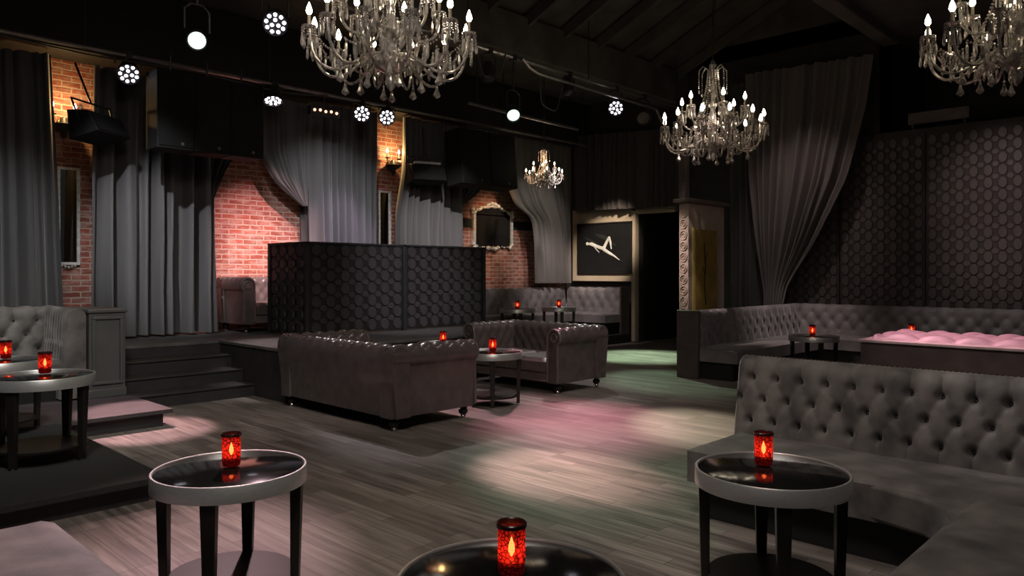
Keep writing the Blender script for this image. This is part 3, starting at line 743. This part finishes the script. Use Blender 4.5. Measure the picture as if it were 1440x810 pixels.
# ------------------------------------------------------------------ chandeliers
def make_chandelier(label, loc, n_out, n_in, r_out, r_in, top_chain, rot=0., k_=1.0, drops=5):
    t = thing('crystal_chandelier', label, 'chandelier', loc, rot)     # origin: ring height of the lower arms' hub
    def L(prof): return [(r * k_, z * k_) for r, z in prof]
    MB().lathe(L([(.002, -.3), (.03, -.27), (.05, -.22), (.03, -.16), (.12, -.12), (.16, -.06), (.12, -.02), (.05, .02), (.04, .1), (.08, .16), (.1, .2), (.05, .25), (.035, .4), (.055, .46), (.035, .52), (.03, .7), (.05, .76), (.03, .8), (.025, .95), (.05, 1.0), (.02, 1.06)]), 16).build('stem', M['crystal'], t, smooth=True)
    pts = [(0, 0, 1.04 * k_ + i * (top_chain - 1.04 * k_) / 10) for i in range(11)]
    m = MB().tube(pts, .008, 6)
    for i in range(int((top_chain - 1.04 * k_) / .06)):
        z = 1.04 * k_ + .03 + i * .06
        m.tube([(.016 * math.cos(q) * (i % 2), .016 * math.cos(q) * (1 - i % 2), z + .03 * math.sin(q)) for q in [2 * PI * j / 8 for j in range(9)]], .005, 4)
    m.build('chain', M['brass'], t)
    def arm(r, z0, za, zb, ang, hub):
        c_, s_ = math.cos(ang), math.sin(ang)
        pr = [(hub, z0), (hub + (r - hub) * .22, z0 - .02), (hub + (r - hub) * .5, z0 - .16 if za < 0 else za - .02), (hub + (r - hub) * .78, z0 - .17 if za < 0 else za), (r * .97, z0 - .06 if za < 0 else za + .08), (r, zb - .1)]
        # smooth by Catmull style resample
        P_ = [Vector((a * k_, 0, b_ * k_)) for a, b_ in pr]
        Q = smooth_path(resample(P_, 14), 2)
        Tm = Matrix.Rotation(ang, 4, 'Z')
        a = MB().tube(Q, .013 * k_, 7, Tm).build('arm', M['crystal'], t, smooth=True)
        X = r * k_; zc = zb * k_
        m = MB().lathe([(.008 * k_, zc - .115 * k_), (.055 * k_, zc - .1 * k_), (.06 * k_, zc - .088 * k_), (.018 * k_, zc - .095 * k_)], 14, Tm @ Matrix.Translation((X, 0, 0)))
        for j in range(10):
            q = 2 * PI * j / 10
            for i2 in range(4): m.bead((X + .056 * k_ * math.cos(q), .056 * k_ * math.sin(q), zc - (.112 + .02 * i2) * k_), .01 * k_, Tm)
        m.build('drip_pan', M['crystal'], a)
        MB().lathe([(.014 * k_, zc - .09 * k_), (.013 * k_, zc - .0)], 10, Tm @ Matrix.Translation((X, 0, 0))).build('candle_tube', M['candle'], a)
        MB().lathe([(.01 * k_, zc - .002), (.025 * k_, zc + .025 * k_), (.022 * k_, zc + .05 * k_), (.003, zc + .1 * k_)], 10, Tm @ Matrix.Translation((X, 0, 0))).build('bulb', M['bulb'], a, smooth=True)
        for j in range(drops):
            q = 2 * PI * j / drops + .3
            MB().lathe([(.001, 0), (.008 * k_, -.015 * k_), (.015 * k_, -.075 * k_), (.012 * k_, -.1 * k_), (.001, -.115 * k_)], 5, Tm @ Matrix.Translation((X + .058 * k_ * math.cos(q), .058 * k_ * math.sin(q), zc - .15 * k_))).build('crystal_drop', M['crystal'], a)
    for i in range(n_out): arm(r_out, .0, -1, .25, 2 * PI * i / n_out, .1)
    for i in range(n_in): arm(r_in, .2, .16, .5, 2 * PI * (i + .5) / n_in, .08)
    # bead strands from crown to the lower ring
    ns = n_out
    for i in range(ns):
        a = 2 * PI * (i + .25) / ns; m = MB()
        for j in range(30):
            f = j / 29; r = (.07 + (.3 - .07) * f ** 1.8); z = .92 - .82 * f
            m.bead((r * k_ * math.cos(a), r * k_ * math.sin(a), z * k_), .0125 * k_)
        m.build('bead_strand', M['crystal'], t)
    # garlands between neighbouring candle arms
    for i in range(n_out):
        a0, a1 = 2 * PI * i / n_out, 2 * PI * (i + 1) / n_out; m = MB()
        for j in range(15):
            f = j / 14; a = a0 + (a1 - a0) * f; r = r_out * .88 - .06 * math.sin(PI * f); z = .06 - .1 * math.sin(PI * f)
            m.bead((r * k_ * math.cos(a), r * k_ * math.sin(a), z * k_), .012 * k_)
        m.build('bead_garland', M['crystal'], t)
    # inner curtain of long prisms round the hub
    for i in range(n_out):
        a = 2 * PI * (i + .5) / n_out; m = MB()
        for (r, z, l) in ((.3, .14, .18), (.22, .02, .16), (.38, .06, .15), (.16, .3, .16), (.46, -.02, .13), (.53, -.04, .12), (.24, .22, .14), (.34, -.06, .12)):
            m.lathe([(.001, 0), (.012 * k_, -.02 * k_), (.014 * k_, -l * k_ + .03 * k_), (.001, -l * k_)], 5, TR(r * k_ * math.cos(a + r), r * k_ * math.sin(a + r), z * k_))
            m.bead((r * k_ * math.cos(a + r), r * k_ * math.sin(a + r), (z + .012) * k_), .014 * k_)
        m.build('prism_cluster', M['crystal'], t)
    # bell drops underneath
    for i in range(n_out):
        a = 2 * PI * (i + .5 * (i % 2)) / n_out; r = .45 if i % 2 else .26; z0 = -.17 if i % 2 else -.2
        m = MB().bead((0, 0, z0 * k_), .016 * k_, TR(r * k_ * math.cos(a), r * k_ * math.sin(a), 0)).lathe([(.003, (z0 - .015) * k_), (.012 * k_, (z0 - .03) * k_), (.016 * k_, (z0 - .055) * k_), (.034 * k_, (z0 - .095) * k_), (.03 * k_, (z0 - .105) * k_), (.001, (z0 - .125) * k_)], 8, TR(r * k_ * math.cos(a), r * k_ * math.sin(a), 0))
        m.tube([(r * k_ * math.cos(a), r * k_ * math.sin(a), z0 * k_), (r * k_ * math.cos(a), r * k_ * math.sin(a), (z0 + .07) * k_)], .003, 4)
        m.build('bell_drop', M['crystal'], t)
    # crown
    m = MB()
    for i in range(6):
        a = 2 * PI * i / 6; c_, s_ = math.cos(a), math.sin(a)
        m.tube([(.02 * k_ * c_, .02 * k_ * s_, .8 * k_), (.08 * k_ * c_, .08 * k_ * s_, .95 * k_), (.14 * k_ * c_, .14 * k_ * s_, .98 * k_), (.19 * k_ * c_, .19 * k_ * s_, .92 * k_), (.19 * k_ * c_, .19 * k_ * s_, .88 * k_)], .009 * k_, 6)
        for j in range(8): m.bead((.19 * k_ * c_, .19 * k_ * s_, (.87 - .026 * j) * k_), .011 * k_)
        m.lathe([(.001, 0), (.018 * k_, -.04 * k_), (.001, -.07 * k_)], 6, TR(.19 * k_ * c_, .19 * k_ * s_, .67 * k_))
    m.build('crown', M['crystal'], t, smooth=True)
    return t
cz = 3.3
big = make_chandelier('large crystal chandelier cut by the top edge, nearest the centre', (3.76, 5.03, cz), 12, 6, .66, .42, 3.5, .12)
c2 = copy_tree(big); c2.location = (9.15, 5.06, cz); c2.rotation_euler.z = .3
c2['label'] = 'crystal chandelier hanging whole in view above the right banquettes'
c3 = copy_tree(big); c3.location = (7.3, 1.28, cz + .03); c3.rotation_euler.z = .52
c3['label'] = 'crystal chandelier cut by the top right corner of the picture'
for ch in list(c3.children):
    if ch.name.startswith('chain'):
        pass
small = make_chandelier('small crystal chandelier hanging far back near the speakers', (10.7, 9.48, 3.28), 8, 4, .62, .36, 1.95, .1, .56, 3)

# ------------------------------------------------------------------ rigging: trusses, lights, speakers
def pipe(name, label, pts, r, mat='pipe', cat='rigging pipe', hang=None):
    m = MB().tube(pts, r, 8)
    if hang:
        (x0, x1), z1 = hang; n = max(1, int((x1 - x0) / 2.2))
        for k in range(n + 1):
            x = x0 + (x1 - x0) * k / n
            m.tube([(x, pts[0][1], pts[0][2] - .03), (x, pts[0][1], z1)], .01, 6, mi=1)
    return tag(m.build(name, [M[mat], M['fix']], smooth=True), label, cat)
pipe('truss_pipe', 'front rigging pipe slung under the ceiling beam', [(1, 7.5, 4.63), (12.4, 7.5, 4.6)], .03, hang=((1.6, 12.2), 5.66))
pipe('truss_pipe', 'rear rigging pipe over the stage curtains', [(0, 9.9, 4.2), (12.5, 9.9, 4.2)], .028, hang=((.5, 12.4), 5.3))
pipe('truss_pipe', 'middle rigging pipe carrying the green stage lamp level', [(8.2, 8.9, 4.24), (11.0, 8.9, 4.2)], .028, hang=((8.4, 10.8), 5.3))
pipe('truss_pipe', 'short lower pipe bracket hanging off the front rigging pipe', [(7.9, 7.42, 4.6), (8.05, 7.42, 4.5), (8.25, 7.42, 4.45), (11.4, 7.42, 4.42), (11.6, 7.42, 4.2)], .025)
def fixture(name, label, loc, target, top, kind='par', r=.128, led='led'):
    t = thing(name, label, 'stage light', loc)
    d = (Vector(target) - Vector(loc)).normalized()
    Q = Vector((0, 0, -1)).rotation_difference(d).to_matrix().to_4x4()
    h_ = MB().lathe([(r * .55, .26), (r * .8, .22), (r * .95, .08), (r * 1.06, .02), (r * 1.06, -.02), (r * .98, -.02), (r * .98, .01)], 24, Q).build('housing', M['fix'], t, smooth=True)
    if kind == 'par':
        MB().lathe([(r * .97, .0), (r * .97, .008)], 24, Q).build('lens_plate', M['fix'], h_)
        m = MB()
        pts = [(.3 * r * math.cos(2 * PI * i / 3), .3 * r * math.sin(2 * PI * i / 3)) for i in range(3)] + [(.74 * r * math.cos(2 * PI * i / 9), .74 * r * math.sin(2 * PI * i / 9)) for i in range(9)]
        for (a, b_) in pts: m.lathe([(r * .16, -.004), (r * .13, -.014), (.001, -.018)], 10, Q @ Matrix.Translation((a, b_, 0)))
        m.build('led_cluster', M[led], h_, smooth=True)
    else:
        MB().lathe([(.001, -.03), (r * .6, -.022), (r * .85, -.01), (r * .9, .0)], 20, Q).build('lens', M[led], h_, smooth=True)
    m = MB()
    y = r + .03
    zt = top - loc[2]
    m.tube([(-y, 0, .1), (-y, 0, min(.3, zt * .8)), (-y * .5, 0, min(.36, zt * .9)), (y * .5, 0, min(.36, zt * .9)), (y, 0, min(.3, zt * .8)), (y, 0, .1)], .012, 6)
    m.tube([(0, 0, min(.36, zt * .9)), (0, 0, zt)], .015, 6); m.box(-.03, .03, -.045, .045, zt - .04, zt + .045)
    m.build('yoke', M['fix'], t)
    return t
fixture('par_light', 'lit led par light on the front pipe, left of the big chandelier', atY(387, 33, 7.5), (1.0, 2.6, .5), 4.6)
fixture('par_light', 'lit led par light under the front pipe, left of the whole chandelier', atY(866, 152, 7.5), (4.6, 3.0, .6), 4.6)
fixture('par_light', 'lit led par light on the rear pipe over the left curtain gap', atY(181, 104, 9.9), (1.6, 4.5, .3), 4.2)
fixture('par_light', 'lit led par light on the rear pipe pointing steeply down', atY(384, 141, 9.9), (4.7, 8.6, 0), 4.2)
fixture('par_light', 'left of the two close lit par lights below the big chandelier', atY(509, 160, 9.9), (3.0, 4.3, 1), 4.2)
fixture('par_light', 'right of the two close lit par lights below the big chandelier', atY(544, 165, 9.9), (4.0, 4.6, .5), 4.2)
fixture('spot_head', 'bright green-white spot head at upper left', atY(277, 57, 7.5), (.9, 2.6, 1.1), 4.6, 'head', .095, 'greenled')
fixture('spot_head', 'green-white spot head hanging low at the centre of the front pipe', atY(722, 162, 7.5), (5.5, 4.6, .8), 4.6, 'head', .1, 'greenled')
fixture('spot_head', 'unlit spot head hanging between the big chandelier and green lamp', atY(688, 110, 7.5), (6.5, 6, 0), 4.6, 'head', .1, 'fix')
fixture('spot_head', 'unlit black spot head hanging right of the green lamp', atY(800, 130, 7.5), (8.5, 6, 0), 4.6, 'head', .1, 'fix')
fixture('spot_head', 'unlit flood lamp at the right end of the front pipe', atY(905, 166, 7.5), (8.0, 3, .5), 4.6, 'head', .13, 'vent')
# blinder strip with five bulbs
bl = thing('blinder_strip', 'strip of five small warm blinder lamps on the rear pipe', 'stage light', atY(458, 157, 9.88))
MB().box(-.25, .25, .0, .1, -.07, .07).build('housing', M['fix'], bl, bevel=.01)
MB().tube([(0, .05, .06), (0, .04, .3)], .014).build('bracket', M['fix'], bl)
for k in range(5): MB().lathe([(.001, -.02), (.02, -.012), (.022, 0)], 12, Matrix.Translation((-.19 + .095 * k, -.002, .01 * (k % 2))) @ Matrix.Rotation(PI / 2, 4, 'X') @ Matrix.Rotation(PI, 4, 'X')).build('lamp', M['blind'], bl)

def loudspeaker(label, loc, w_, h_, d_, rz=0, rx=0):
    t = thing('flown_loudspeaker', label, 'loudspeaker', loc, rz, 'flown black loudspeakers'); t.rotation_euler = (rx, 0, rz)
    MB().box(-w_ / 2, w_ / 2, 0, d_, 0, h_).build('cabinet', M['cabinet'], t, bevel=.012)
    MB().box(-w_ / 2 + .02, w_ / 2 - .02, -.015, .01, .03, h_ - .03).build('grille', M['grille'], t, bevel=.006)
    MB().lathe([(.02, -.006), (.02, .004)], 12, Matrix.Translation((w_ * .15, -.018, .07)) @ Matrix.Rotation(PI / 2, 4, 'X')).build('badge', M['vent'], t)
    MB().tube([(0, d_ * .5, h_), (0, d_ * .5, 4.25 - loc[2])], .012).build('rigging_strap', M['fix'], t)
for k, n_ in enumerate(('left', 'middle', 'right')):
    loudspeaker(f'{n_} box of the three-wide black speaker cluster above the steps', (3.8 + .47 * k, 9.5, 3.04), .462, .98, .38)
for k, n_ in enumerate(('left', 'right')):
    loudspeaker(f'{n_} box of the black speaker pair above the ornate mirror', (9.06 + .7 * k, 9.6, 3.06), .68, .98, .42, 0, R(-5))
def wedge(label, loc, rz, rx, pale=False):
    t = thing('wedge_loudspeaker', label, 'loudspeaker', loc, rz); t.rotation_euler = (rx, 0, rz)
    vs = [(x, y, z) for x in (-.3, .3) for (y, z) in ((-.2, -.16), (-.12, .12), (.14, .2), (.2, -.16))]
    MB().add(vs, [(0, 1, 2, 3), (7, 6, 5, 4), (0, 4, 5, 1), (1, 5, 6, 2), (2, 6, 7, 3), (3, 7, 4, 0)]).build('cabinet', M['cabinet'], t, bevel=.012)
    MB().add([(x, y, z) for x in (-.27, .27) for (y, z) in ((-.205, -.14), (-.13, .1))], [(0, 2, 3, 1)]).build('grille', M['grille'], t)
    MB().tube([(-.31, 0, 0), (-.33, .02, .3), (.33, .02, .3), (.31, 0, 0)], .014).build('bracket', M['fix'], t)
    if pale: MB().box(-.24, .24, -.1, -.02, .145, .19).build('top_highlight', M['whitehi'], t, bevel=.01)  # pale strip modelled in place of the white highlight on top
    MB().tube([(0, .02, .3), (0, .1, .85)], .014).build('hanging_rod', M['fix'], t)
wedge('tilted black wedge speaker beside the left wall sconce', atY(138, 178, 10.05), R(35), R(-15))
wedge('black wedge speaker with pale highlight strip on top, hanging right of the second sconce', atY(600, 244, 10.2), R(-20), R(-8), True)
# cables along the pipes
def cable(label, pts, r=.012):
    P_ = smooth_path(resample([Vector(p) for p in pts], 24), 3)
    return tag(MB().tube(P_, r, 6).build('cable', M['cable'], smooth=True), label, 'cable')
cable('black cable loop sagging under the front pipe at centre', [(7.0, 7.46, 4.6), (7.15, 7.46, 4.2), (7.45, 7.46, 4.25), (7.6, 7.46, 4.6)])
cable('cable loop dangling beside the unlit right spot head', [(8.3, 7.45, 4.45), (8.35, 7.45, 4.0), (8.7, 7.45, 3.95), (8.85, 7.45, 4.4)])
cable('cable drooping beside the big chandelier on the front pipe', [(6.2, 7.46, 4.6), (6.3, 7.46, 4.25), (6.6, 7.46, 4.22), (6.75, 7.46, 4.6)])
cable('pale cord draped from rafters to the whole chandelier', [(8.2, 5.6, 5.9), (8.7, 5.4, 5.75), (9.1, 5.1, 6.05), (9.3, 5.0, 5.7), (9.15, 5.06, 5.0)], .014)
cable('cable running along the rear pipe at upper left', [(2.0, 9.86, 4.14), (3.0, 9.86, 4.1), (4.2, 9.86, 4.16), (5.4, 9.86, 4.08), (6.2, 9.86, 4.17)])
# vent unit in the dark opening above the relief wall
vn = thing('vent_unit', 'long low louvred metal unit on the ledge above relief wall', 'vent', (13.6, 3.47, 3.96), -PI / 2)
MB().box(-.45, .45, 0, .2, 0, .2).build('body', M['vent'], vn, bevel=.01)
m = MB()
for k in range(5): m.box(-.42, .42, -.012, .0, .02 + .035 * k, .04 + .035 * k)
m.build('louvre', M['vent'], vn)
MB().box(-.4, -.36, .02, .18, -.18, 0).box(.36, .4, .02, .18, -.18, 0).build('foot', M['fix'], vn)

# ------------------------------------------------------------------ lamps
def lamp(name, kind, loc, color, energy, target=None, size=45, blend=.5, radius=.05):
    l = bpy.data.lights.new(name, kind); l.color = color; l.energy = energy; l.shadow_soft_size = radius
    if kind == 'SPOT': l.spot_size = R(size); l.spot_blend = blend
    o = bpy.data.objects.new(name, l); col.objects.link(o); o.location = loc
    if target is not None:
        o.rotation_euler = (Vector(target) - Vector(loc)).to_track_quat('-Z', 'Y').to_euler()
    return o
W_, PK, GR, MG = (1, .93, .86), (1, .55, .62), (.55, 1, .72), (1, .35, .5)
def spot(loc, tgt, color, e, size, blend=.8, radius=.06): lamp('spot_lamp', 'SPOT', loc, color, e, tgt, size, blend, radius)
# dance floor pools
spot((5.2, 7.3, 4.3), (4.3, 3.65, 0), (1, .62, .58), 3300, 15, 1, .05)
spot((6.9, 7.3, 4.3), (4.9, 3.6, 0), (.42, 1, .62), 380, 28, 1, .05)
spot((8.9, 7.3, 4.3), (5.9, 4.75, 0), (1, .38, .48), 1300, 24, 1, .05)
spot((9.8, 7.3, 4.3), (6.55, 3.8, 0), (1, .85, .62), 1700, 14, 1, .05)
spot((10.8, 8.8, 4.1), (11.2, 7.6, 0), (.66, 1, .66), 2000, 34, .8, .05)
spot((10.8, 8.8, 4.1), (9.0, 5.6, 0), (.66, 1, .66), 520, 24, .8, .05)
spot((4.3, 7.3, 4.2), (1.6, 4.0, 0), (1, .62, .64), 1100, 20, 1, .05)
spot((4.2, 7.3, 4.2), (.6, 3.3, .3), (1, .68, .74), 1300, 24, 1, .05)
spot((3.0, 9.7, 4.0), (2.7, 7.5, 0), (1, .58, .6), 1700, 17, .6, .03)
spot((6.3, 9.7, 4.0), (5.9, 5.4, 0), (1, .45, .55), 950, 26, 1, .05)
spot((5.0, 8.2, 4.2), (4.75, 8.6, .6), (1, .9, .9), 420, 26, .8, .05)
# stage wash, thrown from the front under the speakers
spot((5.6, 8.6, 4.1), (5.7, WY, 1.5), (1, .56, .58), 900, 44, .9, .05)
spot((5.2, 8.9, 4.1), (5.9, WY, 1.2), (1, .78, .74), 800, 34, .9, .05)
spot((1.2, 6.2, 4.9), (4.15, 10.8, 1.7), (.95, .96, 1), 1150, 24, 1, .05)
spot((3.2, 5.2, 4.9), (6.95, 10.8, 2.4), (.95, .97, 1), 1350, 22, 1, .05)
spot((6.8, 9.2, 4.1), (7.0, 10.8, 1.6), (.92, .7, 1), 300, 44, .9, .05)
spot((5.4, 5.6, 4.9), (9.2, 10.8, 1.9), (1, .94, .91), 1900, 20, 1, .05)
spot((2.2, 5.0, 4.9), (2.1, 10.8, 1.7), (.95, .97, 1), 420, 24, 1, .05)
spot((11.0, 7.6, 4.3), (11.9, 10.8, 2.5), (1, .95, .85), 330, 36, .9, .05)
spot((10.4, 8.9, 4.1), (11.0, WY, 2.2), (1, .62, .36), 330, 36, .9, .05)
# pink bench, relief wall, far corner
spot((8.6, 4.6, 5.2), (9.7, 1.9, .7), (1, .5, .62), 1900, 32, .8, .05)
spot((9.2, 2.4, 5.2), (13.4, 2.5, 2.45), (1, .84, .8), 300, 30, 1, .1)
spot((10.6, 5.0, 5.2), (13.0, 5.4, 2.4), (1, .84, .8), 150, 46, 1, .1)
spot((10.6, 7.7, 4.2), (13.3, 9.95, 1.95), (1, .85, .66), 1300, 25, .7, .05)
spot((10.6, 8.9, 4.1), (12.4, 10.4, .9), (1, .88, .85), 480, 46, .9, .05)
spot((10.6, 4.6, 5.2), (12.0, 5.3, .6), (1, .88, .84), 480, 36, 1, .1)
spot((10.6, 3.0, 5.2), (12.9, 2.6, .7), (1, .92, .88), 220, 36, 1, .1)
spot((8.0, 4.4, 5.0), (9.9, 5.9, 1.9), (1, .82, .72), 330, 20, 1, .05)
# fill spots without fixtures, added to brighten sofas, banquettes, partition and floor
spot((7.4, 7.2, 4.2), (9.8, 5.9, 1.7), (1, .78, .74), 800, 20, 1, .05)
spot((3.2, 8.0, 4.3), (2.5, 8.2, .2), (1, .6, .7), 160, 26, 1, .05)
spot((.4, 7.6, 5.0), (1.8, 9.4, .85), (.98, 1, .96), 420, 30, 1, .05)
spot((4.5, 2.6, 5.2), (9.0, 2.0, .4), (1, .84, .8), 420, 24, 1, .1)
spot((2.2, 4.6, 5.2), (4.3, 6.6, .4), (1, .82, .78), 190, 24, 1, .1)
spot((1.0, 1.0, 5.2), (4.0, 5.4, 0), (1, .89, .80), 680, 100, 1, .7)
spot((2.6, 3.0, 5.2), (4.6, .9, .5), (1, .9, .84), 170, 60, 1, .3)
spot((3.4, 2.6, 5.2), (4.8, .75, .7), (1, .93, .88), 300, 15, 1, .1)
spot((.6, 3.4, 5.2), (1.7, 8.6, .4), (.96, 1, .95), 620, 56, 1, .4)
spot((7.0, 3.0, 5.2), (7.0, 6.6, .4), (1, .88, .84), 300, 60, 1, .3)
spot((9.8, 8.2, 4.3), (7.7, 6.8, .75), (1, .95, .92), 300, 34, 1, .05)
spot((5.8, 9.3, 4.2), (4.9, 6.4, .8), (1, .92, .95), 420, 26, 1, .05)
spot((5.5, 3.5, 5.2), (7.2, 9.0, 1.35), (1, .95, .98), 1200, 24, 1, .1)
for p in ((2.97, 10.9, 3.66), (8.32, 10.9, 3.68)): lamp('sconce_lamp', 'POINT', p, (1, .6, .22), 17, radius=.03)

wd = bpy.data.worlds.new('World'); sc.world = wd; wd.use_nodes = True
bg = wd.node_tree.nodes['Background']; bg.inputs[0].default_value = (.9, .95, 1, 1); bg.inputs[1].default_value = .022

# ------------------------------------------------------------------ camera
cd = bpy.data.cameras.new('camera'); cam = bpy.data.objects.new('camera', cd); col.objects.link(cam)
cam.location = (0, 0, CAMZ); cam.rotation_euler = (PI / 2, 0, TH - PI / 2)
cd.sensor_width = 36; cd.lens = F / 1440 * 36; cd.shift_y = -(405 - CY) / 1440; cd.clip_start = .05
sc.camera = cam
sc.view_settings.view_transform = 'Standard'; sc.view_settings.look = 'None'
